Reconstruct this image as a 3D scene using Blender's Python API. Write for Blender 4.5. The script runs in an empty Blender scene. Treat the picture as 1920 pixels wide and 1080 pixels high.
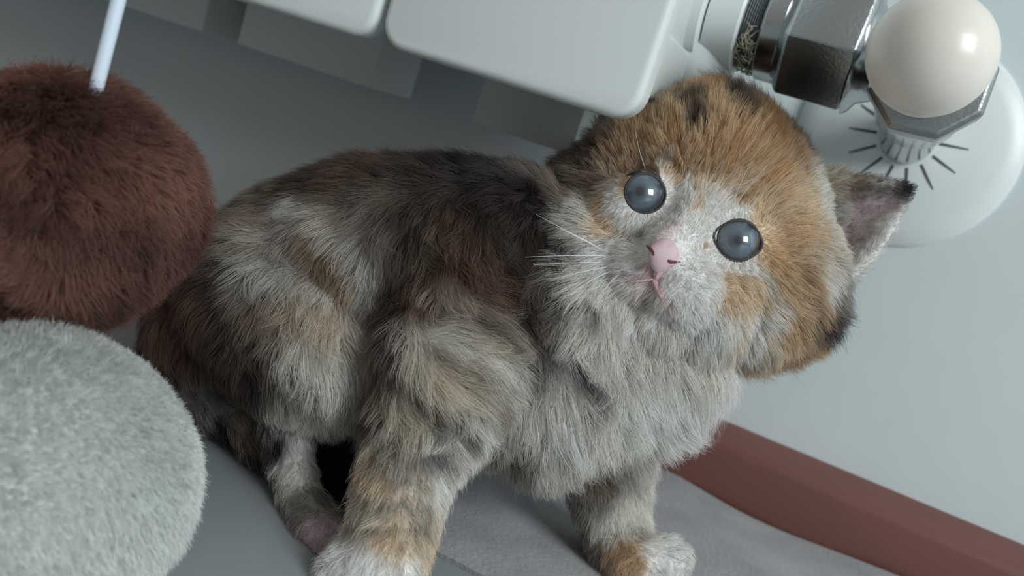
import bpy, bmesh, math, random
import numpy as np
from mathutils import Vector, Matrix
from mathutils.bvhtree import BVHTree
from mathutils.kdtree import KDTree
random.seed(4); rng = np.random.default_rng(4)
SC = bpy.context.scene; COL = SC.collection

# ------------------------------------------------------------------ camera, world, light, exposure
FPX = 1700.0
R = np.array([[0.87741618, 0.34895254, -0.32920051],
              [0.37120460, -0.05915523, 0.92666488],
              [0.30388813, -0.93527150, -0.18143654]])     # columns: camera right, down, forward in world axes
CAM = np.array([0.064, -0.343, 0.111])
cd = bpy.data.cameras.new('camera'); cam = bpy.data.objects.new('camera', cd); COL.objects.link(cam)
M = Matrix.Identity(4)
for i in range(3):
    M[i][0] = R[i, 0]; M[i][1] = -R[i, 1]; M[i][2] = -R[i, 2]; M[i][3] = CAM[i]
cam.matrix_world = M
cd.sensor_width = 36; cd.lens = FPX/1920*36; cd.clip_start = 0.01
cd.dof.use_dof = True; cd.dof.focus_distance = 0.222; cd.dof.aperture_fstop = 13
SC.camera = cam

w = bpy.data.worlds.new('room_light'); SC.world = w; w.use_nodes = True
nt = w.node_tree; bg = nt.nodes['Background']
tc = nt.nodes.new('ShaderNodeTexCoord'); sp = nt.nodes.new('ShaderNodeSeparateXYZ')
rp = nt.nodes.new('ShaderNodeValToRGB'); mr = nt.nodes.new('ShaderNodeMapRange')
nt.links.new(tc.outputs['Generated'], sp.inputs[0]); nt.links.new(sp.outputs['Z'], mr.inputs['Value'])
mr.inputs['From Min'].default_value = -1; mr.inputs['From Max'].default_value = 1
nt.links.new(mr.outputs[0], rp.inputs[0]); nt.links.new(rp.outputs[0], bg.inputs[0])
rp.color_ramp.elements[0].color = (.45, .385, .36, 1); rp.color_ramp.elements[0].position = .30
rp.color_ramp.elements[1].color = (.70, .70, .69, 1); rp.color_ramp.elements[1].position = .80
bg.inputs[1].default_value = 0.46

def area(name, loc, target, size, size_y, power, color):
    l = bpy.data.lights.new(name, 'AREA'); l.shape = 'RECTANGLE'; l.size = size; l.size_y = size_y
    l.energy = power; l.color = color
    o = bpy.data.objects.new(name, l); COL.objects.link(o); o.location = loc
    o.rotation_euler = (Vector(target)-Vector(loc)).to_track_quat('-Z', 'Y').to_euler()
    return o
area('window_daylight', (1.55, -.98, .95), (0, -.1, .08), .85, .90, 29, (.90, .985, 1.0))
SC.view_settings.view_transform = 'Standard'; SC.view_settings.look = 'None'
SC.view_settings.exposure = 0.0; SC.view_settings.gamma = 1.0; SC.view_settings.use_curve_mapping = False
try:
    SC.cycles.max_bounces = 10; SC.cycles.transmission_bounces = 8; SC.cycles.diffuse_bounces = 4; SC.cycles.glossy_bounces = 4
    SC.cycles_curves.shape = 'RIBBONS'; SC.cycles_curves.subdivisions = 2
except Exception: pass

# ------------------------------------------------------------------ helpers
def ray(px, py): return R @ np.array([(px-960)/FPX, (py-540)/FPX, 1.0])
def at(px, py, d): return CAM + ray(px, py)*d
def lin(c): return tuple((x/255/12.92 if x/255 <= .04045 else ((x/255+.055)/1.055)**2.4) for x in c)
def rgba(c): return (*lin(c), 1)
def unit(v): return v/np.maximum(np.linalg.norm(v, axis=-1, keepdims=True), 1e-9)

def mat(name, color, rough=.5, metal=0, noise=None, bump=None, coat=0, spec=.5, sheen=0):
    m = bpy.data.materials.new(name); m.use_nodes = True; t = m.node_tree; b = t.nodes['Principled BSDF']
    b.inputs['Base Color'].default_value = rgba(color); b.inputs['Roughness'].default_value = rough
    b.inputs['Metallic'].default_value = metal; b.inputs['Coat Weight'].default_value = coat
    b.inputs['Specular IOR Level'].default_value = spec; b.inputs['Sheen Weight'].default_value = sheen
    tcn = t.nodes.new('ShaderNodeTexCoord')
    if noise:
        scale, c2, detail = noise
        n = t.nodes.new('ShaderNodeTexNoise'); n.inputs['Scale'].default_value = scale; n.inputs['Detail'].default_value = detail
        r = t.nodes.new('ShaderNodeValToRGB'); r.color_ramp.elements[0].color = rgba(color); r.color_ramp.elements[1].color = rgba(c2)
        r.color_ramp.elements[0].position = .35; r.color_ramp.elements[1].position = .68
        t.links.new(tcn.outputs['Object'], n.inputs['Vector']); t.links.new(n.outputs['Fac'], r.inputs[0]); t.links.new(r.outputs[0], b.inputs['Base Color'])
    if bump:
        scale, strength, dist = bump
        n2 = t.nodes.new('ShaderNodeTexNoise'); n2.inputs['Scale'].default_value = scale; n2.inputs['Detail'].default_value = 4
        bp = t.nodes.new('ShaderNodeBump'); bp.inputs['Strength'].default_value = strength; bp.inputs['Distance'].default_value = dist
        t.links.new(tcn.outputs['Object'], n2.inputs['Vector']); t.links.new(n2.outputs['Fac'], bp.inputs['Height']); t.links.new(bp.outputs[0], b.inputs['Normal'])
    return m

def obj(name, bm, m, parent=None, smooth=True):
    me = bpy.data.meshes.new(name); bm.normal_update(); bm.to_mesh(me); bm.free()
    if smooth: me.polygons.foreach_set('use_smooth', [True]*len(me.polygons))
    if m: me.materials.append(m)
    o = bpy.data.objects.new(name, me); COL.objects.link(o)
    if parent: o.parent = parent
    if smooth and parent is not False:
        try: me.set_sharp_from_angle(angle=math.radians(38))
        except Exception: pass
    return o
def tag(o, label=None, cat=None, group=None, kind=None):
    if label: o['label'] = label
    if cat: o['category'] = cat
    if group: o['group'] = group
    if kind: o['kind'] = kind
    return o
def empty(name, loc):
    o = bpy.data.objects.new(name, None); COL.objects.link(o); o.location = loc; o.empty_display_size = .01; return o
def adopt(children, root):
    for c in children:
        c.parent = root; c.matrix_parent_inverse = Matrix.Translation(-Vector(root.location))

def box(bm, x0, x1, y0, y1, z0, z1, bev=0, seg=3):
    r = bmesh.ops.create_cube(bm, size=1); vs = r['verts']
    for v in vs:
        v.co = Vector((x0+(v.co.x+.5)*(x1-x0), y0+(v.co.y+.5)*(y1-y0), z0+(v.co.z+.5)*(z1-z0)))
    if bev:
        es = list({e for v in vs for e in v.link_edges})
        bmesh.ops.bevel(bm, geom=es, offset=bev, segments=seg, profile=.5, affect='EDGES')
def lathe(bm, prof, axis='Z', seg=48, center=(0, 0, 0), cap=True):
    """prof: list of (position along axis, radius)"""
    c = Vector(center); rings = []
    for a, r in prof:
        ring = []
        for k in range(seg):
            t = 2*math.pi*k/seg; u, v = r*math.cos(t), r*math.sin(t)
            p = {'Z': (u, v, a), 'X': (a, u, v), 'Y': (v, a, u)}[axis]
            ring.append(bm.verts.new(c+Vector(p)))
        rings.append(ring)
    for A, B in zip(rings, rings[1:]):
        for k in range(seg): bm.faces.new((A[k], A[(k+1) % seg], B[(k+1) % seg], B[k]))
    if cap:
        bm.faces.new(list(reversed(rings[0]))); bm.faces.new(rings[-1])
    bmesh.ops.recalc_face_normals(bm, faces=bm.faces)
def tube(bm, pts, radii, seg=8):
    pts = [Vector(p) for p in pts]; rings = []
    for i, p in enumerate(pts):
        d = (pts[min(i+1, len(pts)-1)]-pts[max(i-1, 0)]).normalized()
        a = d.orthogonal().normalized() if i == 0 else (rings[-1][1]-d*rings[-1][1].dot(d)).normalized()
        b = d.cross(a); r = radii[i] if hasattr(radii, '__len__') else radii
        rings.append(([bm.verts.new(p+(a*math.cos(2*math.pi*k/seg)+b*math.sin(2*math.pi*k/seg))*r) for k in range(seg)], a))
    for (A, _), (B, _) in zip(rings, rings[1:]):
        for k in range(seg): bm.faces.new((A[k], A[(k+1) % seg], B[(k+1) % seg], B[k]))
    bm.faces.new(list(reversed(rings[0][0]))); bm.faces.new(rings[-1][0])
    bmesh.ops.recalc_face_normals(bm, faces=bm.faces)
def hexnut(bm, a0, a1, rc, axis, center, rot=0, ch=.0015, n=6):
    """hexagonal nut, bevelled"""
    c = Vector(center); rings = []
    for a, f in ((a0, .90), (a0+ch, 1), (a1-ch, 1), (a1, .90)):
        ring = []
        for k in range(n):
            t = 2*math.pi*k/n+rot; u, v = rc*f*math.cos(t), rc*f*math.sin(t)
            ring.append(bm.verts.new(c+Vector({'X': (a, u, v), 'Y': (v, a, u)}[axis])))
        rings.append(ring)
    for A, B in zip(rings, rings[1:]):
        for k in range(n): bm.faces.new((A[k], A[(k+1) % n], B[(k+1) % n], B[k]))
    bm.faces.new(list(reversed(rings[0]))); bm.faces.new(rings[-1])
    bmesh.ops.recalc_face_normals(bm, faces=bm.faces)
    bmesh.ops.bevel(bm, geom=[e for e in bm.edges], offset=.0005, segments=2, profile=.5, affect='EDGES')

# ------------------------------------------------------------------ setting
m_wall = mat('painted_wall', (218, 226, 227), .75, noise=(9, (210, 220, 222), 3), bump=(60, .25, .0008))
m_floor = mat('grey_floor', (166, 172, 174), .45, noise=(14, (140, 149, 152), 4))
m_mat = mat('grey_felt', (160, 158, 160), .95, noise=(55, (140, 141, 145), 5), bump=(700, .6, .0006), sheen=.2)
m_board = mat('red_brown_board', (122, 80, 74), .42, noise=(20, (116, 76, 70), 4), bump=(90, .12, .0005))
m_rad = mat('white_enamel', (222, 228, 227), .32, bump=(300, .03, .0003))
m_chrome = mat('chrome', (186, 190, 192), .20, metal=1, bump=(500, .10, .0003))
m_cast = mat('rough_chrome', (170, 175, 176), .34, metal=1, bump=(900, .35, .0004))
m_thread = mat('thread_metal', (150, 156, 160), .6, metal=.5, bump=(900, .8, .0006))
m_plastic = mat('cream_plastic', (236, 229, 219), .33, coat=.2)
m_ros = mat('white_plastic', (226, 232, 232), .35)
m_slit = mat('dark_slit', (78, 82, 84), .8)
m_hemp = mat('hemp_fibre', (178, 172, 150), .9)

bm = bmesh.new(); box(bm, -1.6, 1.6, 0, .08, -.01, 2.4); tag(obj('wall_back', bm, m_wall, smooth=False), kind='structure')
bm = bmesh.new(); box(bm, -1.6, 1.6, -2.0, .0, -.03, -.003); fl = tag(obj('floor', bm, m_slit, smooth=False), kind='structure')
bm = bmesh.new(); box(bm, -1.6, 1.6, -2.0, -.1408, -.003, .0, .0006, 2); fp = obj('floor_panel', bm, m_floor, fl)

# baseboard: extruded profile with a rounded, sloped top
bm = bmesh.new()
prof = [(0, .0), (-.012, .0), (-.0125, .004), (-.0125, .0185), (-.0118, .0206), (-.0095, .0225), (-.004, .0255), (-.001, .0266), (0, .0268)]
A = [bm.verts.new((-1.6, y, z)) for y, z in prof]; B = [bm.verts.new((1.6, y, z)) for y, z in prof]
for k in range(len(prof)-1): bm.faces.new((A[k], A[k+1], B[k+1], B[k]))
bm.faces.new(A); bm.faces.new(list(reversed(B))); bmesh.ops.recalc_face_normals(bm, faces=bm.faces)
tag(obj('baseboard_back', bm, m_board), kind='structure')

# felt mat between the floor joint and the baseboard, wavy along the board
bm = bmesh.new(); nx, ny = 220, 14; g = []
for i in range(nx+1):
    x = -.6+1.2*i/nx; row = []
    ye = -.0132+.0012*math.sin(x*95)+.0010*math.sin(x*41+1)
    for j in range(ny+1):
        f = j/ny; y = -.1386+(ye+.1386)*f
        z = .0010+.0006*math.sin(x*60+y*35)+.0005*math.sin(y*110+x*22) + (.0012*max(0, (f-.8)/.2)*(1+math.sin(x*70)))
        if j == 0: z = -.0005
        if j == 0: y += .0006
        row.append(bm.verts.new((x, y, z)))
    g.append(row)
for i in range(nx):
    for j in range(ny): bm.faces.new((g[i][j], g[i+1][j], g[i+1][j+1], g[i][j+1]))
ret = bmesh.ops.extrude_face_region(bm, geom=list(bm.faces))
for v in [e for e in ret['geom'] if isinstance(e, bmesh.types.BMVert)]: v.co.z = -.003
bmesh.ops.recalc_face_normals(bm, faces=bm.faces)
tag(obj('mat', bm, m_mat), 'thin warm grey felt mat running along the red-brown baseboard under the kitten', 'mat')

# ------------------------------------------------------------------ radiator
RZ = .1173; TOP = .66; rad = empty('radiator', (-.3, -.06, RZ))
kids = []
def rounded_plate(bm, x0, x1, y0, y1, z0, z1, rc, rb, seg=8):
    """plate in XZ with rounded outline corners (rc) and rounded front edge (rb)"""
    def outline(ins):
        r = max(rc-ins, .0005); pts = []
        for cx, cz, a0 in ((x1-rc, z0+rc, -90), (x1-rc, z1-rc, 0), (x0+rc, z1-rc, 90), (x0+rc, z0+rc, 180)):
            for k in range(seg+1):
                a = math.radians(a0+90*k/seg); pts.append((cx+(r)*math.cos(a), cz+(r)*math.sin(a)))
        return pts
    rings = []
    rows = [(y1, 0)]+[(y0+rb*(1-math.sin(math.radians(t))), rb*(1-math.cos(math.radians(t)))) for t in (0, 22, 45, 67, 90)]
    for y, ins in rows: rings.append([bm.verts.new((x, y, z)) for x, z in outline(ins)])
    for A, B in zip(rings, rings[1:]):
        n = len(A)
        for k in range(n): bm.faces.new((A[k], A[(k+1) % n], B[(k+1) % n], B[k]))
    bm.faces.new(rings[-1]); bm.faces.new(list(reversed(rings[0])))
    bmesh.ops.recalc_face_normals(bm, faces=bm.faces)
for k in range(8):
    ox = -.0784*k
    bm = bmesh.new(); rounded_plate(bm, ox-.0735, ox+.0027, -.1235, -.1165, RZ, TOP, .0076, .0022); kids.append(obj('front_panel', bm, m_rad))
    # body of the section: web, water column, collectors and rear fin
    bm = bmesh.new()
    box(bm, ox-.0400, ox-.0370, -.1175, -.020, RZ+.012, TOP-.01, .0006, 2)
    box(bm, ox-.0600, ox-.0180, -.1180, -.088, RZ+.030, TOP-.03, .002, 2)
    box(bm, ox-.0620, ox-.0160, -.084, -.046, RZ+.010, TOP-.01, .012, 4)
    box(bm, ox-.0720, ox-.0060, -.030, -.026, RZ+.006, TOP-.006, .0006, 2)
    kids.append(obj('section_body', bm, m_rad))
    bm = bmesh.new(); lathe(bm, [(ox-.0780, .017), (ox-.0774, .0185), (ox-.0012, .0185), (ox-.0006, .017)], 'X', 36, (0, -.062, .158))
    kids.append(obj('collector', bm, m_rad))
    bm = bmesh.new(); lathe(bm, [(ox-.0780, .017), (ox-.0774, .0185), (ox-.0012, .0185), (ox-.0006, .017)], 'X', 36, (0, -.062, TOP-.04))
    kids.append(obj('collector', bm, m_rad))
    bm = bmesh.new()
    if k == 0: box(bm, ox-.0690, ox-.0315, -.060, -.030, .1035, .150, .0012, 2)
    else: box(bm, ox-.0930, ox-.0316, -.060, -.030, .1035, .150, .0012, 2)
    kids.append(obj('lower_foot', bm, m_rad))
# end profile visible beyond the last panel: web step, stub and round-nosed water column with its boss
bm = bmesh.new(); box(bm, -.022, -.0040, -.1170, -.0700, .1400, TOP-.03, .0010, 2); kids.append(obj('side_web', bm, m_rad))
bm = bmesh.new(); box(bm, -.022, -.0008, -.1170, -.0745, .1250, .1430, .0016, 3); kids.append(obj('side_stub', bm, m_rad))
bm = bmesh.new(); box(bm, -.022, .0085, -.0735, -.0410, .1290, TOP-.02, .0125, 8); kids.append(obj('end_column', bm, m_rad))
bm = bmesh.new(); lathe(bm, [(.000, .0158), (.0092, .0158), (.0099, .0152), (.0099, .012)], 'X', 48, (0, -.062, .158)); kids.append(obj('boss', bm, m_rad))
tag(rad, 'white sectional radiator with rounded flat front panels above the kitten', 'radiator'); adopt(kids, rad)

# ------------------------------------------------------------------ valve with ball cap
VX, VZ, VY = .0628, .1500, -.062
valve = empty('radiator_valve', (VX, VY, VZ)); kids = []
c = (0, VY, .158)
bm = bmesh.new(); prof = []
for i in range(9):
    prof += [(.0090+i*.0007, .0130), (.0090+i*.0007+.00035, .0138)]
lathe(bm, prof, 'X', 40, c); kids.append(tag(obj('thread', bm, m_thread), 'dark threaded joint'))
bm = bmesh.new(); lathe(bm, [(.0150, .0125), (.0155, .0148), (.0165, .0158), (.0215, .0158), (.0225, .0150), (.0240, .0140)], 'X', 56, c); kids.append(obj('collar', bm, m_chrome))
bm = bmesh.new(); hexnut(bm, .0228, .0440, .0196, 'X', c, rot=math.radians(12)); kids.append(tag(obj('union_nut', bm, m_cast), 'chrome hexagonal union nut'))
bm = bmesh.new(); lathe(bm, [(.043, .0168), (.0445, .0160), (.0462, .0130), (.050, .0112), (.056, .0108), (.064, .0112)], 'X', 48, (0, VY, .1562)); kids.append(obj('tailpiece', bm, m_chrome))
bm = bmesh.new(); lathe(bm, [(-.086, .0108), (-.082, .0122), (-.078, .0126), (-.050, .0126), (-.046, .0118), (-.043, .0100)], 'Y', 48, (VX, 0, VZ-.001)); kids.append(obj('valve_body', bm, m_chrome))
bm = bmesh.new(); tube(bm, [(VX, -.047, VZ-.001), (VX, -.036, VZ-.0018), (VX, -.018, VZ-.0055), (VX, -.004, VZ-.0066)], .0090, 32); kids.append(obj('pipe', bm, m_chrome))
bm = bmesh.new(); hexnut(bm, -.0965, -.083, .0150, 'Y', (VX+.0004, 0, VZ), rot=math.radians(20), n=8); kids.append(obj('bonnet_nut', bm, m_cast))
bm = bmesh.new(); rb = .0141; prof = [(-.0975, .0112), (-.0990, .0126)]
for t in range(-48, 91, 6):
    a = math.radians(t); prof.append((-.1135-rb*1.05*math.sin(a), max(rb*math.cos(a), .00005)))
lathe(bm, prof, 'Y', 64, (VX-.0016, 0, VZ+.0022)); kids.append(tag(obj('ball_cap', bm, m_plastic), 'glossy cream ball-shaped cap'))
# hemp fibres around the joint
bm = bmesh.new()
for k in range(40):
    a = random.uniform(2.9, 4.1); r0 = .0138; x0 = random.uniform(.0105, .0150)
    pts = []
    for s in range(5):
        aa = a+s*random.uniform(.03, .12); rr = r0+.0016*math.sin(s/4*math.pi)*random.random()+.0004
        pts.append((x0+random.uniform(-.0006, .0006)*s, VY+rr*math.sin(aa), .158+rr*math.cos(aa)))
    tube(bm, pts, .00016, 4)
kids.append(tag(obj('hemp', bm, m_hemp), 'ragged hemp thread sealing'))
tag(valve, 'chrome radiator valve with a cream ball cap at the radiator end', 'valve'); adopt(kids, valve)

ros = empty('pipe_rosette', (VX, 0, VZ-.0066)); kids = []
bm = bmesh.new(); rc = (VX, 0, VZ-.0066)
lathe(bm, [(-.0002, .0362), (-.0012, .0366), (-.0026, .0352), (-.0042, .0300), (-.0052, .0220), (-.0058, .0160), (-.0064, .0118), (-.0066, .0096)], 'Y', 96, rc)
kids.append(obj('disc', bm, m_ros))
for k in range(14):
    a = 2*math.pi*k/14+.12; bm = bmesh.new()
    u = Vector((math.sin(a), 0, math.cos(a))); vv = Vector((math.cos(a), 0, -math.sin(a)))
    P = [Vector(rc)+u*r+Vector((0, y, 0)) for r, y in ((.0100, -.00668), (.0135, -.00635), (.0192, -.00565))]
    for p, q, w0, w1 in ((P[0], P[1], .0005, .00042), (P[1], P[2], .00042, .0002)):
        vs = [bm.verts.new(p+vv*w0), bm.verts.new(q+vv*w1), bm.verts.new(q-vv*w1), bm.verts.new(p-vv*w0)]
        ws = [bm.verts.new(v.co+Vector((0, .0008, 0))) for v in vs]
        bm.faces.new(vs); bm.faces.new(list(reversed(ws)))
        for i in range(4): bm.faces.new((vs[i], vs[(i+1) % 4], ws[(i+1) % 4], ws[i]))
    bmesh.ops.recalc_face_normals(bm, faces=bm.faces); kids.append(obj('slit', bm, m_slit, smooth=False))
tag(ros, 'round white plastic pipe rosette with dark radial slits on the wall', 'rosette'); adopt(kids, ros)

# ------------------------------------------------------------------ fur toolkit
def fur_material(name, rough=.45):
    m = bpy.data.materials.new(name); m.use_nodes = True; t = m.node_tree; t.nodes.clear()
    out = t.nodes.new('ShaderNodeOutputMaterial'); a = t.nodes.new('ShaderNodeAttribute'); a.attribute_name = 'coat'
    d = t.nodes.new('ShaderNodeBsdfDiffuse'); tr = t.nodes.new('ShaderNodeBsdfTranslucent'); g = t.nodes.new('ShaderNodeBsdfPrincipled')
    g.inputs['Roughness'].default_value = rough; g.inputs['Specular IOR Level'].default_value = .25
    mx = t.nodes.new('ShaderNodeMixShader'); mx.inputs[0].default_value = .30
    t.links.new(a.outputs['Color'], g.inputs['Base Color']); t.links.new(a.outputs['Color'], tr.inputs['Color'])
    t.links.new(g.outputs[0], mx.inputs[1]); t.links.new(tr.outputs[0], mx.inputs[2]); t.links.new(mx.outputs[0], out.inputs[0])
    t.nodes.remove(d)
    return m
def skin_material(name):
    m = bpy.data.materials.new(name); m.use_nodes = True; t = m.node_tree; b = t.nodes['Principled BSDF']
    a = t.nodes.new('ShaderNodeAttribute'); a.attribute_name = 'coat'; t.links.new(a.outputs['Color'], b.inputs['Base Color'])
    b.inputs['Roughness'].default_value = .85; b.inputs['Specular IOR Level'].default_value = .2
    return m
def surface_samples(me, n, weight=None):
    me.calc_loop_triangles(); nv = len(me.vertices)
    co = np.empty(nv*3, np.float32); me.vertices.foreach_get('co', co); co = co.reshape(-1, 3)
    no = np.empty(nv*3, np.float32); me.vertices.foreach_get('normal', no); no = no.reshape(-1, 3)
    nt_ = len(me.loop_triangles); tri = np.empty(nt_*3, np.int32); me.loop_triangles.foreach_get('vertices', tri); tri = tri.reshape(-1, 3)
    a, b, c_ = co[tri[:, 0]], co[tri[:, 1]], co[tri[:, 2]]
    ar = np.linalg.norm(np.cross(b-a, c_-a), axis=1)
    if weight is not None: ar = ar*weight((a+b+c_)/3)
    idx = rng.choice(nt_, n, p=ar/ar.sum()); u, v = rng.random(n), rng.random(n)
    f = u+v > 1; u[f] = 1-u[f]; v[f] = 1-v[f]; u = u[:, None]; v = v[:, None]
    P = a[idx]*(1-u-v)+b[idx]*u+c_[idx]*v
    t = tri[idx]; N = unit(no[t[:, 0]]*(1-u-v)+no[t[:, 1]]*u+no[t[:, 2]]*v)
    return P, N
def strand(P, D, N, L, lift0, lift1, seg):
    """P roots, D tangent lay, N normals -> (n, seg+1, 3)"""
    out = [P]; cur = P.copy()
    for s in range(seg):
        a = (lift0+(lift1-lift0)*(s/(seg-1)))[:, None]
        cur = cur+(D*np.cos(a)+N*np.sin(a))*(L/seg)[:, None]; out.append(cur)
    return np.stack(out, 1)
def make_fur(name, P, N, D, L, color, lift0, lift1, m, seg=6, clumps=3000, k=.8, rad=7e-5, wave=.25, jitter=.25, parent=None, cvar=0):
    n = len(P); D = unit(D-N*(D*N).sum(1, keepdims=True))
    ci = rng.choice(n, clumps, replace=False); kd = KDTree(clumps)
    for j, i in enumerate(ci): kd.insert(P[i], j)
    kd.balance(); cid = np.array([kd.find(p)[1] for p in P])
    # clump leaders: lay perturbed together
    wv = wave[ci][:, None] if hasattr(wave, '__len__') else wave
    Dn = unit(D[ci]+rng.normal(0, 1, (clumps, 3))*wv); Dn = unit(Dn-N[ci]*(Dn*N[ci]).sum(1, keepdims=True))
    G = strand(P[ci], Dn, N[ci], L[ci]*rng.uniform(.85, 1.15, clumps), lift0[ci]*rng.uniform(.7, 1.3, clumps), lift1[ci], seg)
    Dj = unit(D+rng.normal(0, jitter, (n, 3)))
    S = strand(P, Dj, N, L*rng.uniform(.7, 1.15, n), lift0*rng.uniform(.7, 1.3, n), lift1*rng.uniform(.6, 1.5, n), seg)
    s = np.linspace(0, 1, seg+1)[None, :, None]; wgt = k*s**1.3*rng.uniform(.4, 1, (n, 1, 1))
    off = (P-P[ci][cid])[:, None, :]
    T = G[cid]+off*(1-.75*s)
    S = S*(1-wgt)+T*wgt
    if hasattr(cvar, '__len__'): color = color*(1+cvar[:, None]*rng.uniform(-1, 1, (clumps, 1))[cid])
    hc = bpy.data.hair_curves.new(name); hc.add_curves([seg+1]*n)
    hc.attributes['position'].data.foreach_set('vector', S.astype(np.float32).ravel())
    ra = hc.attributes.get('radius') or hc.attributes.new('radius', 'FLOAT', 'POINT')
    rr = rad*(1-.85*np.linspace(0, 1, seg+1)**1.5)[None, :]*rng.uniform(.7, 1.3, (n, 1))
    ra.data.foreach_set('value', rr.astype(np.float32).ravel())
    ca = hc.attributes.new('coat', 'FLOAT_COLOR', 'CURVE')
    cc = np.concatenate([np.clip(color, 0, 1), np.ones((n, 1))], 1).astype(np.float32); ca.data.foreach_set('color', cc.ravel())
    hc.materials.append(m)
    o = bpy.data.objects.new(name, hc); COL.objects.link(o)
    if parent: o.parent = parent
    return o
def remeshed(name, spheres, voxel, smooth, sub=3):
    """one continuous skin around many balls"""
    tmpl = bmesh.new(); bmesh.ops.create_icosphere(tmpl, subdivisions=sub, radius=1)
    V = np.array([v.co[:] for v in tmpl.verts]); F = np.array([[v.index for v in f.verts] for f in tmpl.faces]); tmpl.free()
    vs, fs = [], []
    for i, (p, r) in enumerate(spheres): vs.append(V*r+p); fs.append(F+i*len(V))
    me = bpy.data.meshes.new(name); me.from_pydata(np.concatenate(vs).tolist(), [], np.concatenate(fs).tolist())
    o = bpy.data.objects.new(name, me); COL.objects.link(o)
    md = o.modifiers.new('r', 'REMESH'); md.mode = 'VOXEL'; md.voxel_size = voxel
    sm = o.modifiers.new('s', 'SMOOTH'); sm.iterations = smooth; sm.factor = .5
    dg = bpy.context.evaluated_depsgraph_get(); new = bpy.data.meshes.new_from_object(o.evaluated_get(dg))
    o.modifiers.clear(); o.data = new; new.name = name; bpy.data.meshes.remove(me)
    new.polygons.foreach_set('use_smooth', [True]*len(new.polygons))
    return o
def chain(nodes):
    out = []
    for (a, ra), (b, rb_) in zip(nodes, nodes[1:]):
        n = max(2, int(np.linalg.norm(b-a)/(min(ra, rb_)*.3))+1)
        for i in range(n+1): out.append((a+(b-a)*i/n, ra+(rb_-ra)*i/n))
    return out
def fnoise(P, freq, seed):
    """cheap smooth 3-D noise from summed sines, about -1..1"""
    r = np.random.default_rng(seed); v = np.zeros(len(P))
    for _ in range(7):
        d = r.normal(0, 1, 3); v += np.sin(P@d*freq+r.uniform(0, 6.28))
    return v/3.2

m_fur = fur_material('fur', .5)

# ------------------------------------------------------------------ plush toys at the left
def plush(name, ctr, radii, n, length, base, alt, clumps, label, cat, flat=None, wave=.5, lift=(1.2, .5), axis_rot=None, rad=8e-5, seed=1, lump=.03, k=.8):
    bm = bmesh.new(); bmesh.ops.create_icosphere(bm, subdivisions=6, radius=1)
    V = np.array([v.co[:] for v in bm.verts]); disp = 1+lump*fnoise(V, 2.2, seed)+lump*.4*fnoise(V, 6, seed+5)
    ax = R if axis_rot is None else axis_rot
    W = ctr+(V*disp[:, None]*np.array(radii))@ax.T
    if flat is not None: W[:, 2] = np.maximum(W[:, 2], flat)
    for v, p in zip(bm.verts, W): v.co = p
    o = obj(name, bm, skin_material(name+'_cloth'), False)
    me = o.data; P, N = surface_samples(me, n)
    def colour(Q):
        f = np.clip(.5+.5*fnoise(Q, 170, seed+9)+.25*fnoise(Q, 500, seed+11), 0, 1)[:, None]
        return np.array(lin(base))*(1-f)+np.array(lin(alt))*f
    ca = me.attributes.new('coat', 'FLOAT_COLOR', 'POINT'); nv = len(me.vertices)
    co = np.empty(nv*3, np.float32); me.vertices.foreach_get('co', co); cc = colour(co.reshape(-1, 3))*.8
    ca.data.foreach_set('color', np.concatenate([cc, np.ones((nv, 1))], 1).astype(np.float32).ravel())
    D = np.stack([fnoise(P, 60, seed+2), fnoise(P, 60, seed+3), fnoise(P, 60, seed+4)-.5], 1)
    L = length*(1+.25*fnoise(P, 120, seed+6)); col = colour(P)*rng.uniform(.75, 1.2, (len(P), 1))
    if flat is not None:
        keep = P[:, 2] > flat+.001; P, N, D, L, col = P[keep], N[keep], D[keep], L[keep], col[keep]
    make_fur('pile', P, N, D, L, col, np.full(len(P), lift[0]), np.full(len(P), lift[1]), m_fur, 4, clumps, k, rad, wave, .45, o)['kind'] = 'stuff'
    tag(o, label, cat); return o
white = plush('fleece_cushion', at(52, 905, .180), (.0312, .0298, .030), 90000, .0034, (226, 230, 227), (236, 238, 235), 5000,
              'round white fleece plush cushion standing on the floor under the brown plush ball', 'cushion', flat=.0006, seed=3, lump=.02, k=.6)
brown = plush('plush_ball', at(100, 378, .190), (.0274, .0224, .026), 110000, .0062, (102, 72, 65), (148, 108, 94), 3000,
              'dark brown shaggy plush ball resting on the white fleece cushion, with a white rod', 'plush toy', seed=8, lump=.03, lift=(1.15, .35))
bm = bmesh.new(); p0 = at(176, 182, .1785); p1 = at(222, 0, .176); dd = unit(p1-p0)
tube(bm, [p0-dd*.004, p0, p1, p1+dd*.20], .00142, 20)
mt = mat('rod_plastic', (214, 226, 240), .3, coat=.3)
tag(obj('rod', bm, mt, brown), 'thin pale bluish-white plastic rod')

# ------------------------------------------------------------------ kitten
kit = empty('kitten', (-.02, -.115, 0))
def N_(px, py, d, r): return (at(px, py, d), r)
S = []
# trunk
S += chain([N_(458, 600, .272, .0255), N_(575, 520, .262, .0262), N_(700, 480, .255, .0262), N_(830, 490, .250, .0268), N_(930, 520, .247, .0290), N_(1060, 600, .245, .0285)])
S += chain([N_(478, 645, .268, .0225), N_(640, 620, .258, .0235), N_(800, 640, .252, .0240), N_(950, 690, .246, .0240)])
S += chain([N_(1060, 600, .245, .0285), N_(1080, 720, .244, .0215), N_(1030, 780, .246, .0170)])
S += chain([N_(1060, 560, .245, .0265), N_(1190, 500, .250, .0260), N_(1310, 450, .254, .0260)])
S += chain([N_(1120, 660, .243, .0220), N_(1240, 650, .246, .0180), N_(1230, 740, .246, .0125)])
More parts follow.
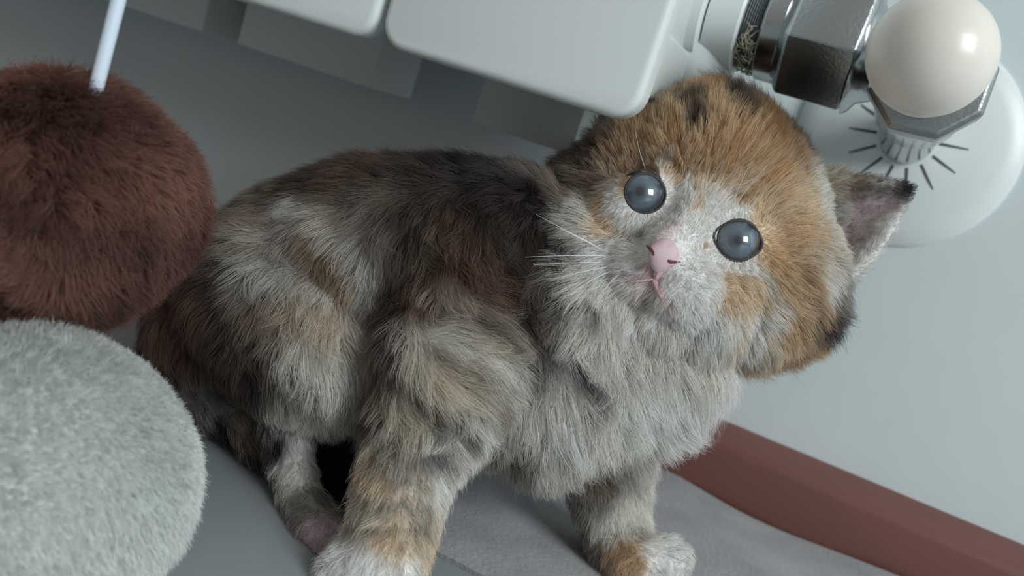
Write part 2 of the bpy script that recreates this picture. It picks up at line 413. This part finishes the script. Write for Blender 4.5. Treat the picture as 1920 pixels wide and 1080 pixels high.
# near hind leg: haunch, shank, foot
S += chain([N_(528, 555, .254, .0250), N_(570, 640, .243, .0200), N_(600, 690, .238, .0165)])
S += chain([N_(580, 690, .240, .0130), N_(548, 775, .240, .0070), N_(542, 850, .236, .0046), N_(562, 935, .229, .0046), N_(600, 1000, .2215, .0062), N_(640, 1040, .216, .0060)])
# far hind leg and tail
S += chain([N_(440, 640, .278, .020), N_(440, 740, .276, .0150), N_(470, 820, .268, .0120), N_(540, 900, .258, .0085), N_(600, 940, .250, .0080)])
S += chain([N_(365, 640, .282, .0125), N_(330, 700, .276, .0095), N_(345, 742, .266, .0080), N_(420, 752, .256, .0072), N_(470, 790, .250, .0060), N_(500, 840, .246, .0048)])
S += chain([N_(600, 690, .270, .020), N_(640, 840, .262, .0135), N_(640, 930, .256, .0105), N_(655, 985, .240, .0075)])  # extra far-hind mass, coloured black to fill the shaded hollow between the legs
# near front leg
S += chain([N_(890, 600, .236, .0220), N_(840, 690, .228, .0185), N_(800, 790, .222, .0132), N_(768, 880, .2165, .0100), N_(742, 970, .2110, .0092), N_(722, 1040, .2070, .0094)])
for dx, dy, dz, r in ((-70, 60, -.001, .0050), (-40, 78, -.0035, .0053), (-4, 82, -.004, .0053), (34, 66, -.002, .0050)):
    S += chain([N_(712, 1030, .2075, .0080), N_(712+dx*.9, 1030+dy*.75, .2065+dz, r+.0010), N_(712+dx*1.15, 1030+dy, .205+dz, r)])
# far front leg
S += chain([N_(1110, 790, .250, .0165), N_(1135, 880, .254, .0112), N_(1148, 960, .256, .0092), N_(1165, 1030, .254, .0090), N_(1190, 1062, .250, .0088)])
for dx, dy in ((-2, 30), (28, 34), (56, 20), (72, -2)):
    S += chain([N_(1178, 1048, .252, .0078), N_(1182+dx, 1050+dy, .2495, .0052)])
# head
S += [N_(1135, 378, .2510, .0150), N_(1314, 404, .2560, .0315), N_(1400, 505, .2470, .0240), N_(1455, 560, .2480, .0150), N_(1178, 470, .2430, .0165), N_(1120, 440, .2460, .0130),
      N_(1325, 335, .2440, .0215), N_(1222, 335, .2500, .0175), N_(1410, 400, .2490, .0190), N_(1290, 545, .2380, .0185), N_(1225, 540, .2350, .0140)]
S += chain([N_(1300, 400, .2300, .0100), N_(1268, 440, .2225, .0072), N_(1250, 466, .2160, .0050)])
S += [N_(1197, 512, .2235, .0078), N_(1278, 540, .2210, .0092), N_(1330, 560, .2290, .0110), N_(1238, 588, .2260, .0082), N_(1165, 505, .2300, .0080),
      N_(1178, 410, .2325, .0100), N_(1415, 500, .2350, .0120), N_(1360, 520, .2310, .0110)]
# ears: thin cupped sheets grown out of the skull
def ear(base, tip, mid, r=.0015, n=12):
    """base: 3 nodes (edge, hollow, edge); tip node; quadratic fan"""
    out = []
    B0, B1, B2 = [np.array(at(*b)) for b in base]; T = np.array(at(*tip)); Mo = np.array(mid)
    for i in range(n+1):
        u = i/n; b = B0*(1-u)**2+2*B1*u*(1-u)+B2*u*u; side = (u-.5)*2
        for j in range(n+4):
            v = j/(n+3); bulge = 4*v*(1-v)*side*(.5 if side > 0 else .12)
            p = b*(1-v)+T*v + Mo*bulge + (b-T)*0
            out.append((p, r*(1.2-.35*v)))
    return out
earL = ear([(1545, 340, .2475), (1558, 430, .2660), (1540, 540, .2470)], (1708, 352, .2440), (at(1600, 470, .25)-at(1580, 400, .25))*.95)
S += earL
S += ear([(1185, 250, .2600), (1165, 270, .2680), (1120, 300, .2600)], (1128, 235, .2640), (at(1100, 460, .25)-at(1090, 430, .25))*-.3)
body = remeshed('body', S, .00085, 7)
me = body.data
nv = len(me.vertices); co = np.empty(nv*3, np.float32); me.vertices.foreach_get('co', co); co = co.reshape(-1, 3).astype(np.float64)
fwd = R[:, 2]; right = R[:, 0]; down = R[:, 1]
def project(P):
    c_ = (P-CAM)@R; return c_[:, 0]/c_[:, 2]*FPX+960, c_[:, 1]/c_[:, 2]*FPX+540, c_[:, 2]
# eye placement and sockets
EYES = [dict(c=(1205, 366), d=.2262, hw=36.5, hh=35, tilt=25, cor=.10), dict(c=(1378, 452), d=.2262, hw=43, hh=35, tilt=14, cor=.55)]
ER = .0066
for e in EYES:
    e['C'] = at(*e['c'], e['d']); e['mpp'] = e['d']/FPX
    q = co-e['C']; lat = np.sqrt((q@right)**2+(q@down)**2); dep = q@fwd
    RR = min(e['hw']*e['mpp']*.97, .0054); rim = -math.sqrt(ER**2-RR**2)      # skin meets the ball at the lid
    tgt = np.where(lat < RR, rim+.0016*(1-(lat/RR)), rim+.0001+.10*np.maximum(lat-RR, 0))
    wgt = np.clip(1-(lat-RR-.0004)/.0050, 0, 1)**.8
    sel = (dep < .004) & (dep > -.012) & (lat < .0105)
    nd = dep*(1-wgt)+tgt*wgt
    co[sel] += ((nd-dep)[:, None]*fwd)[sel]
co[:, 2] = np.maximum(co[:, 2], .0002)
me.vertices.foreach_set('co', co.astype(np.float32).ravel()); me.update()
bvh = BVHTree.FromPolygons([Vector(p) for p in co], [tuple(p.vertices) for p in me.polygons])
def hit(px, py):
    h = bvh.ray_cast(Vector(CAM), Vector(ray(px, py)).normalized())
    if h[0] is not None: return np.array(h[0]), np.array(h[1])
    h = bvh.find_nearest(Vector(at(px, py, .25))); return np.array(h[0]), np.array(h[1])

PAL = dict(W=(246, 244, 241), V=(232, 229, 222), C=(224, 214, 198), O=(230, 202, 166), Q=(206, 166, 124), L=(236, 216, 190), B=(98, 82, 73),
           K=(56, 54, 58), G=(158, 152, 147), T=(146, 131, 118), P=(228, 192, 194), Rr=(126, 100, 87), D=(74, 65, 62), M=(206, 186, 190), N=(204, 176, 146))
# groom guides: px, py, lay dx, dy, length mm, colour
GUIDES = [
 # forehead and crown
 (1291,408,.30,-.95,2.2,'W'),(1300,370,.35,-.93,3,'W'),(1330,400,.45,-.9,2.5,'W'),(1262,440,.2,-1,1.3,'W'),(1285,455,.5,-.8,1.4,'W'),(1262,400,.1,-1,2,'W'),
 (1270,320,.20,-.98,4,'L'),(1300,290,.30,-.95,5,'O'),(1330,330,.40,-.9,4.5,'L'),(1360,300,.45,-.9,5,'O'),(1240,270,.0,-1,5,'O'),(1200,260,-.2,-.98,6,'O'),
 (1150,300,-.5,-.85,5,'N'),(1120,340,-.8,-.4,5,'T'),(1340,230,.2,-.98,7,'O'),(1290,210,.05,-1,7,'O'),(1390,240,.4,-.9,7,'O'),(1240,210,-.2,-.98,7,'N'),
 (1420,300,.6,-.8,6,'O'),(1450,350,.8,-.6,6,'O'),(1400,370,.6,-.8,4.5,'L'),(1480,300,.7,-.7,5,'N'),(1500,380,.95,-.3,5,'L'),(1535,400,.95,-.2,5,'V'),(1535,360,.9,-.3,5,'V'),(1440,260,.5,-.87,7,'Q'),
 (1345,185,.1,-1,9,'Q'),(1390,180,.0,-1,14,'K'),(1300,185,-.15,-1,13,'D'),(1400,200,.2,-1,9,'T'),(1310,170,-.05,-1,8,'Q'),(1260,165,-.2,-1,8,'D'),(1480,220,.6,-.8,8,'K'),(1440,200,.4,-.9,8,'Q'),(1520,280,.8,-.6,7,'T'),
 (1180,230,-.4,-.9,7,'C'),(1110,300,-.9,-.3,5,'B'),(1085,340,-.95,-.1,6,'T'),
 # around the left eye, left cheek
 (1150,355,-.7,-.5,2.6,'W'),(1165,400,-.8,.2,2.6,'W'),(1205,415,-.3,.9,2,'W'),(1160,330,-.5,-.85,3,'L'),(1130,380,-.95,0,4,'L'),(1100,400,-1,.1,6,'V'),(1070,430,-1,.3,8,'V'),
 (1140,430,-.9,.4,4,'L'),(1110,480,-.95,.35,6,'W'),(1060,500,-.95,.4,9,'V'),(1080,560,-.75,.7,10,'V'),(1150,470,-.9,.3,3.5,'W'),(1050,380,-1,0,8,'T'),(1050,340,-1,-.1,8,'T'),
 (1190,340,-.3,-.9,2,'N'),(1225,320,.1,-1,2.6,'L'),(1245,350,.3,-.9,2,'W'),(1240,400,.1,.9,1.4,'W'),
 # around the right eye, right cheek
 (1378,405,.5,-.8,2.2,'W'),(1420,410,.8,-.5,2.8,'L'),(1335,430,-.1,-.9,1.6,'W'),(1425,455,1,.2,3,'L'),(1430,490,.8,.6,3.5,'W'),(1378,500,.3,.95,2.4,'W'),(1345,485,.0,1,2,'W'),
 (1400,530,.5,.85,4,'L'),(1360,540,.3,.95,3.6,'L'),(1330,520,.2,.95,2.6,'W'),(1440,540,.65,.75,5,'V'),(1430,590,.4,.9,6,'W'),(1460,480,.85,.5,5,'O'),(1490,440,.95,.2,6,'O'),
 (1500,520,.7,.7,7,'N'),(1480,600,.3,.95,9,'N'),(1440,650,.15,.98,10,'V'),(1400,620,.2,.98,8,'W'),(1400,680,.05,1,11,'L'),(1350,640,.1,1,9,'V'),(1530,470,.8,.5,6,'C'),
 (1530,560,.6,.8,9,'N'),(1550,585,.85,.5,13,'K'),(1535,575,.85,.5,12,'K'),(1560,545,.8,.6,11,'G'),(1510,640,.4,.9,10,'N'),(1470,680,.1,1,11,'N'),
 # muzzle
 (1197,505,-.8,.4,1.8,'W'),(1170,515,-.9,.3,2.5,'W'),(1280,520,.5,.8,1.8,'W'),(1310,550,.5,.85,2.6,'W'),(1265,560,.2,1,2,'W'),(1232,592,-.1,1,2,'W'),(1200,560,-.4,.9,2.6,'V'),
 (1290,600,.2,1,5,'W'),(1330,600,.2,1,6,'W'),(1250,630,.0,1,6,'V'),(1180,590,-.4,.9,6,'W'),(1215,470,-.4,.2,1.1,'W'),(1285,485,.6,.4,1.2,'W'),(1220,440,-.3,-.2,1.2,'W'),(1310,470,.4,.6,1.5,'W'),
 # ear (inside bare, rim furred)
 (1610,400,.9,-.2,.6,'M'),(1650,385,.9,-.2,.5,'M'),(1600,440,.8,.1,.6,'M'),(1570,400,.9,-.1,6,'V'),(1565,440,.9,.0,6,'V'),(1575,480,.8,.3,4,'C'),(1620,470,.8,-.3,2,'W'),(1660,420,.8,-.5,1.5,'W'),
 (1580,515,.6,.5,3,'W'),(1600,350,.9,-.2,2,'T'),(1660,347,.9,0,1.8,'G'),(1700,352,.9,0,2,'K'),(1560,345,.9,-.2,5,'C'),(1545,530,.7,.6,5,'W'),
 # throat, ruff, chest
 (1300,680,.35,.93,11,'V'),(1340,720,.5,.85,13,'W'),(1250,720,.4,.9,12,'W'),(1180,660,.1,1,11,'V'),(1130,620,-.1,1,11,'V'),(1200,760,.45,.88,12,'W'),(1270,790,.6,.8,12,'W'),(1200,830,.5,.86,11,'V'),
 (1100,720,.2,.97,12,'V'),(1120,800,.25,.96,12,'V'),(1050,780,.1,1,12,'W'),(1040,850,.0,1,11,'V'),(960,840,.0,1,9,'G'),(1000,720,.3,.95,12,'V'),(950,780,.2,1,9,'V'),
 (1240,680,.3,.95,11,'V'),(1080,650,.1,1,11,'V'),(1150,860,.3,.95,9,'G'),
 # shoulder
 (1000,620,.7,.7,11,'G'),(1040,560,.2,1,10,'T'),(960,560,.75,.65,11,'B'),(900,560,.7,.7,10,'Rr'),(870,500,.6,.8,9,'Rr'),(960,480,.5,.85,9,'B'),(1020,450,.2,1,9,'D'),(1000,370,-.2,1,9,'K'),(930,360,-.4,.9,10,'K'),
 (870,400,-.1,1,9,'B'),(800,620,.8,.6,11,'V'),(880,650,.8,.6,12,'C'),(930,700,.75,.65,11,'V'),(850,720,.7,.7,11,'C'),(760,640,.4,.9,10,'C'),(780,720,.45,.9,10,'C'),(730,680,.2,1,9,'T'),(880,780,.5,.85,9,'V'),
 (1020,330,-.3,-.6,9,'K'),(900,320,-.6,-.2,9,'K'),(820,330,-.7,.2,9,'D'),(790,550,.3,.95,9,'Rr'),(780,470,.1,1,9,'B'),
 # near front leg
 (830,840,.2,1,6,'V'),(750,820,.4,.9,8,'C'),(720,880,.3,.95,6,'L'),(790,900,.3,.95,5,'C'),(700,960,.1,1,5,'C'),(780,980,.2,1,5,'C'),(820,900,.1,1,4,'W'),(740,1010,.1,1,4,'L'),(800,1040,.1,1,4,'L'),
 (650,1050,-.4,.9,3,'W'),(700,1070,0,1,3,'W'),(760,1075,.2,1,3,'W'),(630,1075,-.4,.9,3,'W'),
 # far front leg
 (1120,880,.0,1,7,'T'),(1180,910,.3,.95,6,'V'),(1100,930,-.1,1,5,'G'),(1150,970,.0,1,5,'V'),(1200,980,.2,1,4,'V'),(1120,1030,.1,1,4,'G'),(1180,1045,.4,.9,4,'N'),(1240,1050,.8,.5,3,'W'),(1225,1075,.6,.8,3,'W'),
 # back, flank
 (720,330,-.8,.2,8,'B'),(640,340,-.8,.5,8,'B'),(560,370,-.8,.6,8,'B'),(500,410,-.8,.6,8,'T'),(450,450,-.8,.6,9,'T'),(420,520,-.85,.5,9,'B'),(620,400,-.5,.8,9,'T'),(700,400,-.2,.95,9,'T'),(690,480,-.1,1,9,'G'),
 (620,480,-.4,.9,9,'T'),(720,560,-.05,1,9,'T'),(680,600,-.1,1,9,'V'),(540,470,-.5,.8,9,'G'),(480,500,-.5,.8,9,'G'),(560,560,-.2,.95,9,'C'),(500,580,-.3,.95,9,'T'),(440,600,-.5,.85,9,'B'),(380,560,-.7,.7,9,'Rr'),
 (600,640,.1,1,9,'C'),(640,700,.2,1,9,'V'),(540,660,-.1,1,9,'T'),(560,720,.2,1,8,'G'),(480,690,.2,.95,8,'D'),(420,680,.1,.98,8,'B'),(340,620,-.4,.9,9,'Rr'),(300,640,-.3,.95,9,'Rr'),(740,610,.1,1,8,'T'),(690,760,.2,1,8,'G'),
 (620,780,.2,1,7,'V'),(660,740,.2,1,8,'T'),
 # hind leg, tail; black guides: dark fur plus painted shade between the legs
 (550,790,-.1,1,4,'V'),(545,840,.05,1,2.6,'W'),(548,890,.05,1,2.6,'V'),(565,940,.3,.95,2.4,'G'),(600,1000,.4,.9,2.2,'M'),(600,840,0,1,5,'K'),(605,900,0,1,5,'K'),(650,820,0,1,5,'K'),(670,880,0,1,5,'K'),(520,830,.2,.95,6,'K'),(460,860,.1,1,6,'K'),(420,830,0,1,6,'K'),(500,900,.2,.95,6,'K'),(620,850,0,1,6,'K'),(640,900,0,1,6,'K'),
 (360,735,.9,.1,8,'G'),(420,745,.9,.3,8,'G'),(470,790,.7,.7,7,'T'),(310,700,0,1,8,'D'),(330,770,.5,.8,7,'G'),
]
# coat strokes: points, radius px, colour, strength
STROKES = [
 ([(1268,322),(1262,290),(1268,262)],8,'Q',.9),([(1385,380),(1420,352),(1455,330)],9,'Q',.75),([(1292,385),(1305,355),(1318,335)],7,'L',.8),([(1330,330),(1335,290),(1340,250)],9,'Q',.5),([(1362,322),(1380,280),(1390,250)],9,'Q',.5),
 ([(1298,310),(1300,280)],8,'O',.7),([(1240,330),(1250,300)],9,'V',.8),([(1150,345),(1185,322),(1225,330),(1243,345)],7,'N',.7),([(1150,360),(1158,390),(1180,412)],8,'W',.8),([(1130,380),(1145,415)],9,'L',.9),
 ([(1360,515),(1400,530),(1440,560)],13,'L',.9),([(1345,490),(1400,500),(1440,495)],9,'W',.8),([(1425,450),(1460,500),(1478,570),(1470,640)],14,'O',.8),([(1440,600),(1430,660),(1400,700)],13,'L',.6),
 ([(1325,462),(1318,462)],5,'N',.8),([(1450,560),(1440,600)],10,'W',.6),([(1380,620),(1385,700)],12,'L',.5),
 ([(1225,500),(1228,530),(1240,565)],7,'P',.9),([(1172,528),(1222,523)],4.5,'M',.8),([(1240,450),(1255,440),(1270,430)],14,'P',.35),([(1200,540),(1215,560)],9,'P',.3),
 # crown
 ([(1295,200),(1310,232)],16,'D',.9),([(1380,195),(1392,222)],17,'K',.9),([(1450,225),(1495,262)],17,'K',.9),([(1268,262),(1262,240)],8,'Q',.8),
 ([(1310,345),(1330,300),(1350,270)],8,'O',.8),([(1210,300),(1200,270)],12,'Q',.5),([(1430,300),(1470,280)],12,'Q',.5),([(1500,400),(1520,470)],14,'L',.6),
 # flank
 ([(565,385),(640,440),(690,510),(690,590)],24,'V',.75),([(690,380),(735,440),(748,520)],22,'G',.7),([(470,495),(550,525),(610,550)],17,'V',.7),([(595,440),(640,500),(658,555)],20,'N',.7),([(590,420),(650,510)],9,'B',.6),
 ([(575,650),(625,690),(640,740)],40,'V',.8),([(560,590),(620,610)],18,'L',.5),([(430,560),(500,560),(560,600)],14,'T',.5),([(470,440),(520,470)],14,'C',.5),([(600,345),(700,380),(760,400)],20,'B',.5),  # first stroke paints the lit lower haunch pale
 ([(765,400),(752,500),(742,600),(715,700),(700,790)],20,'B',.75),([(480,630),(540,700),(600,770)],14,'D',.5),  # first stroke paints the shade in the fold between haunch and shoulder
 ([(860,440),(880,520),(850,570)],40,'Rr',.45),([(820,540),(900,590),(960,640)],16,'C',.6),([(960,470),(1000,540)],12,'T',.6),([(820,430),(800,500)],14,'T',.6),([(940,380),(1010,400),(1020,460)],45,'D',.8),
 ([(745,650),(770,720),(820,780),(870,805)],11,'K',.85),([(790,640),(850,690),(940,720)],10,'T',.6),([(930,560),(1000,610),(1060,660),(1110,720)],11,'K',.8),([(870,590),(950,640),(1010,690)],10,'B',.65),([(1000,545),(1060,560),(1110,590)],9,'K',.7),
 ([(905,745),(945,790)],12,'T',.8),([(760,600),(830,640),(900,670)],14,'V',.8),([(1020,520),(1060,540)],12,'D',.6),
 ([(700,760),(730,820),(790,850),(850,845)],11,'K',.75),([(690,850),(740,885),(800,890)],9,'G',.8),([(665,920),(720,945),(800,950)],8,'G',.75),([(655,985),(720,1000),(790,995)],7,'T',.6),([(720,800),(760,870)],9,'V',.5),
 ([(1080,900),(1130,910),(1190,900)],10,'T',.6),([(1080,1000),(1140,1010),(1200,1000)],10,'T',.5),([(1150,1045),(1190,1050)],13,'N',.7),
 ([(480,770),(500,800)],12,'T',.8),([(320,720),(400,740),(460,770)],14,'G',.8),
]
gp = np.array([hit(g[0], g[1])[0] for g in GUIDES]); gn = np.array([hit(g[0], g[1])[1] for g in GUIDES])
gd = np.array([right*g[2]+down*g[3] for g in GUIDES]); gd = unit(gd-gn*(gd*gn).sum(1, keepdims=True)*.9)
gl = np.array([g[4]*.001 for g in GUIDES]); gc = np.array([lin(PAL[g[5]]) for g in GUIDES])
strokes = []
for pts, rpx, c_, st in STROKES:
    P_ = []
    for (a, b), (a2, b2) in zip(pts, pts[1:]):
        n = max(2, int(math.hypot(a2-a, b2-b)/(rpx*.6)))
        P_ += [hit(a+(a2-a)*i/n, b+(b2-b)*i/n)[0] for i in range(n+1)]
    P_ = np.array(P_); strokes.append((P_, rpx*.24/FPX*1.25, np.array(lin(PAL[c_])), st))
def groom(P, detail=True):
    n = len(P); C_ = np.empty((n, 3)); D_ = np.empty((n, 3)); L_ = np.empty(n)
    Pw = P+.0011*np.stack([fnoise(P, 420, 31), fnoise(P, 420, 32), fnoise(P, 420, 33)], 1) if detail else P
    for s in range(0, n, 20000):
        q = Pw[s:s+20000]; d2 = ((q[:, None, :]-gp[None])**2).sum(2)+1e-7
        w_ = d2**-2.2; w_ /= w_.sum(1, keepdims=True); C_[s:s+20000] = w_@gc
        w_ = d2**-1.5; w_ /= w_.sum(1, keepdims=True); D_[s:s+20000] = w_@gd; L_[s:s+20000] = w_@gl
    for pts, r, c_, st in strokes:
        lo, hi = pts.min(0)-2*r, pts.max(0)+2*r
        sel = np.where(((Pw > lo) & (Pw < hi)).all(1))[0]
        if not len(sel): continue
        d = np.sqrt(((Pw[sel][:, None]-pts[None])**2).sum(2).min(1)); w_ = (np.clip(1.5-d/r, 0, 1)*st)[:, None]
        C_[sel] = C_[sel]*(1-w_)+c_*w_
    return C_, D_, L_
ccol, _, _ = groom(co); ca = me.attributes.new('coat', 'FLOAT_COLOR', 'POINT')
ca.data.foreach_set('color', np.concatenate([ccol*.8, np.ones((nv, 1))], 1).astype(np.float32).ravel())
me.materials.append(skin_material('kitten_skin')); body.name = 'body'

NS = 330000
def dens(c_):
    px, py, dz = project(c_); wd = np.ones(len(c_))
    head = np.linalg.norm(c_-at(1310, 420, .245), axis=1) < .042
    wd[head] = 2.2
    return wd
P, N = surface_samples(me, NS, dens); P = P.astype(np.float64); N = N.astype(np.float64)
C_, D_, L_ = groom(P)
px, py, dz = project(P)
keep = P[:, 2] > .0008
bare = np.zeros(len(P), bool)
for e in EYES:
    q = P-e['C']; a = math.radians(e['tilt']); u = q@right; v = q@down
    uu = u*math.cos(a)+v*math.sin(a); vv = -u*math.sin(a)+v*math.cos(a)
    rr = np.sqrt((uu/(e['hw']*e['mpp']))**2+(vv/(e['hh']*e['mpp']))**2); near = (q@fwd < .004)
    keep &= ~((rr < 1.03) & near)
    f = np.clip((rr-1.1)/1.1, 0, 1); f[~near] = 1
    out = unit(u[:, None]*right+v[:, None]*down)
    D_ = D_*f[:, None]+out*(1-f[:, None])*.9; L_ = L_*(.35+.65*f)
NC = at(1243, 480, .2110)
dn = np.linalg.norm(P-NC, axis=1); keep &= dn > .0031; L_ *= np.clip((dn-.002)/.010, .25, 1)
P, N, C_, D_, L_ = P[keep], N[keep], C_[keep], D_[keep], L_[keep]; n = len(P)
D_ = unit(D_)+.32*np.stack([fnoise(P, 230, 61), fnoise(P, 230, 62), fnoise(P, 230, 63)], 1)
br = rng.uniform(.72, 1.18, (n, 1)); C_ = C_*br
agouti = rng.random(n) < .06; C_[agouti] *= .55
l0 = np.clip(.95-L_*30, .5, .9); l1 = np.full(n, .12)
hx_, hy_, _ = project(P); crown = (hy_ < 330) & (hx_ > 1040) & (hx_ < 1600); l1[crown] = .45; l0[crown] *= 1.25
headw = np.clip((.046-np.linalg.norm(P-at(1310, 430, .245), axis=1))/.008, 0, 1)
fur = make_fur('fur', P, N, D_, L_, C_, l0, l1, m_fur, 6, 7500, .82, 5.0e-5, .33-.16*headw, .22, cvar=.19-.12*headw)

# eyes
def eye_material():
    m = bpy.data.materials.new('kitten_iris'); m.use_nodes = True; t = m.node_tree; b = t.nodes['Principled BSDF']
    g = t.nodes.new('ShaderNodeTexCoord'); s = t.nodes.new('ShaderNodeVectorMath'); s.operation = 'MULTIPLY'; s.inputs[1].default_value = (1, 1, 0)
    l = t.nodes.new('ShaderNodeVectorMath'); l.operation = 'LENGTH'; r = t.nodes.new('ShaderNodeValToRGB')
    mu = t.nodes.new('ShaderNodeMath'); mu.operation = 'MULTIPLY'; mu.inputs[1].default_value = 1/ER
    t.links.new(g.outputs['Object'], s.inputs[0]); t.links.new(s.outputs[0], l.inputs[0]); t.links.new(l.outputs['Value'], mu.inputs[0])
    n = t.nodes.new('ShaderNodeTexNoise'); n.inputs['Scale'].default_value = 900; ad = t.nodes.new('ShaderNodeMath'); ad.operation = 'MULTIPLY_ADD'; ad.inputs[1].default_value = .06
    t.links.new(g.outputs['Object'], n.inputs['Vector']); t.links.new(n.outputs['Fac'], ad.inputs[0]); t.links.new(mu.outputs[0], ad.inputs[2]); t.links.new(ad.outputs[0], r.inputs[0])
    el = r.color_ramp.elements; el[0].position = .0; el[0].color = rgba((30, 37, 44)); el[1].position = .80; el[1].color = rgba((28, 33, 38))
    for p, c_ in ((.16, (34, 42, 50)), (.24, (62, 76, 87)), (.42, (86, 104, 117)), (.60, (80, 98, 112)), (.70, (50, 62, 74))):
        e = el.new(p); e.color = rgba(c_)
    t.links.new(r.outputs[0], b.inputs['Base Color']); b.inputs['Roughness'].default_value = .35
    b.inputs['Coat Weight'].default_value = 1; b.inputs['Coat Roughness'].default_value = .015; b.inputs['Coat IOR'].default_value = 1.85
    return m
m_eye = eye_material(); m_lid = mat('eyelid_skin', (66, 61, 63), .6); kids = [body, fur]
gaze_off = [(-5, -7), (6, -1)]
for e, (gx, gy) in zip(EYES, gaze_off):
    bm = bmesh.new(); bmesh.ops.create_uvsphere(bm, u_segments=48, v_segments=32, radius=ER)
    for v in bm.verts:
        if v.co.z > ER*.80: v.co.z += (v.co.z-ER*.80)*.35
    o = obj('eye', bm, m_eye); tgt = at(e['c'][0]+gx, e['c'][1]+gy, e['d']-ER)
    zz = unit(tgt-e['C']); o.rotation_euler = Vector(zz).to_track_quat('Z', 'Y').to_euler(); o.location = e['C']; kids.append(o)
    tag(o, 'round blue-grey eye')
    # eyelid: almond band hugging the ball
    bm = bmesh.new(); a0 = math.radians(e['tilt']); nseg = 56; rings = []
    for sc_, lift in ((.95, -.0004), (.975, .00008), (1.0, .00022), (1.035, .00024), (1.07, .00005), (1.12, -.0006)):
        ring = []
        for k in range(nseg):
            t = 2*math.pi*k/nseg; cx, sy = math.cos(t), math.sin(t)
            rr = (abs(sy)**1.0)*1.0
            ux = cx*e['hw']; uy = sy*e['hh']*(1-e['cor']*.35*abs(cx)**3)
            if e['cor'] > .3 and cx < 0: ux *= 1+.06*abs(cx)**6
            u = (ux*math.cos(a0)-uy*math.sin(a0))*e['mpp']*sc_; v = (ux*math.sin(a0)+uy*math.cos(a0))*e['mpp']*sc_
            l2 = min(u*u+v*v, (ER*.93)**2); dpt = -max(math.sqrt(ER*ER-l2)+lift, math.sqrt(ER*ER-min(e['hw']*e['mpp']*.97, .0054)**2)+lift*.9)
            ring.append(bm.verts.new(e['C']+right*u+down*v+fwd*dpt))
        rings.append(ring)
    for A, B in zip(rings, rings[1:]):
        for k in range(nseg): bm.faces.new((A[k], A[(k+1) % nseg], B[(k+1) % nseg], B[k]))
    bmesh.ops.recalc_face_normals(bm, faces=bm.faces)
    kids.append(tag(obj('eyelid', bm, m_lid), 'thin dark eyelid rim'))
# nose: soft triangular pad with two nostrils
m_nose = mat('pink_nose', (214, 190, 193), .6, noise=(300, (198, 166, 173), 3), bump=(1500, .3, .0002))
bm = bmesh.new(); bmesh.ops.create_uvsphere(bm, u_segments=40, v_segments=28, radius=1)
hx = unit(right*.90+down*.43); hy = unit(-right*.30+down*.95-0*fwd); hy = unit(hy-hx*(hy@hx)); hz = np.cross(hx, hy)
hz = hz if hz@fwd > 0 else -hz
for v in bm.verts:
    x, y, z = v.co
    wdt = .0038*(1-.42*max(y, 0)-.12*max(-y, 0)**2); 
    p = NC+hx*(x*wdt)+hy*(y*.0041)+hz*(z*.0016)
    v.co = p
kids.append(tag(obj('nose', bm, m_nose), 'pale pink nose pad')); nose = kids[-1]
m_dark = mat('nostril_dark', (96, 52, 56), .7)
for pts in ([(1213, 461), (1219, 466), (1224, 472), (1226, 479)], [(1252, 488), (1257, 491), (1266, 491.5), (1275, 491)]):
    bm = bmesh.new(); nb = BVHTree.FromObject(nose, bpy.context.evaluated_depsgraph_get()) if False else None
    P3 = []
    nm = nose.data; tree = BVHTree.FromPolygons([v.co for v in nm.vertices], [tuple(p.vertices) for p in nm.polygons])
    for a, b in pts:
        h = tree.ray_cast(Vector(CAM), Vector(ray(a, b)).normalized()); hb = bvh.ray_cast(Vector(CAM), Vector(ray(a, b)).normalized())
        q = h[0] if h[0] is not None else hb[0]
        P3.append(q-Vector(fwd)*.0001)
    tube(bm, P3, [.00018, .00042, .00034, .00012], 8); kids.append(tag(obj('nostril', bm, m_dark), 'dark nostril slit'))
m_lip = mat('pink_lip', (206, 172, 174), .6)
for pts, rr in (([(1238, 500), (1234, 515), (1229, 530)], .0013), ([(1226, 524), (1212, 525), (1196, 527), (1180, 529), (1168, 531)], .0003), ([(1226, 526), (1233, 540), (1240, 554), (1250, 572)], .0009)):
    bm = bmesh.new(); P3 = [Vector(hit(a, b)[0])-Vector(fwd)*(.0006-rr*.5) for a, b in pts]
    tube(bm, P3, [rr*.7]+[rr]*(len(P3)-2)+[rr*.25], 8); kids.append(tag(obj('lip', bm, m_lip), 'pink mouth line'))
# whiskers
m_wh = mat('whisker_white', (236, 236, 232), .4)
WH = [((1135,480),(1060,478),(985,482)),((1125,492),(1060,492),(1000,497)),((1140,500),(1080,510),(1030,527)),((1145,508),(1105,525),(1075,548)),((1120,462),(1060,432),(1005,402)),
      ((1130,470),(1080,440),(1040,425)),((1160,515),(1130,540),(1110,575)),((1300,560),(1350,600),(1390,650)),((1310,550),(1370,575),(1430,600)),((1290,570),(1310,620),(1325,670)),
      ((1315,540),(1390,545),(1450,550)),((1215,330),(1195,280),(1190,235)),((1370,400),(1400,350),(1440,310)),((1365,398),(1385,350),(1410,300))]
for a, b, c_ in WH:
    p0 = hit(*a)[0]; dd0 = (p0-CAM)@fwd; P3 = []
    for s in range(9):
        t = s/8; x = (1-t)**2*a[0]+2*t*(1-t)*b[0]+t*t*c_[0]; y = (1-t)**2*a[1]+2*t*(1-t)*b[1]+t*t*c_[1]
        P3.append(at(x, y, dd0-.001-.010*t**.7))
    bm = bmesh.new(); tube(bm, P3, [.00009*(1-.8*s/8) for s in range(9)], 5); kids.append(obj('whisker', bm, m_wh))
tag(kit, 'fluffy calico tabby kitten with blue-grey eyes crouching under the radiator', 'kitten'); adopt(kids, kit)
print('roots', n, 'body verts', nv, 'min z', co[:, 2].min())
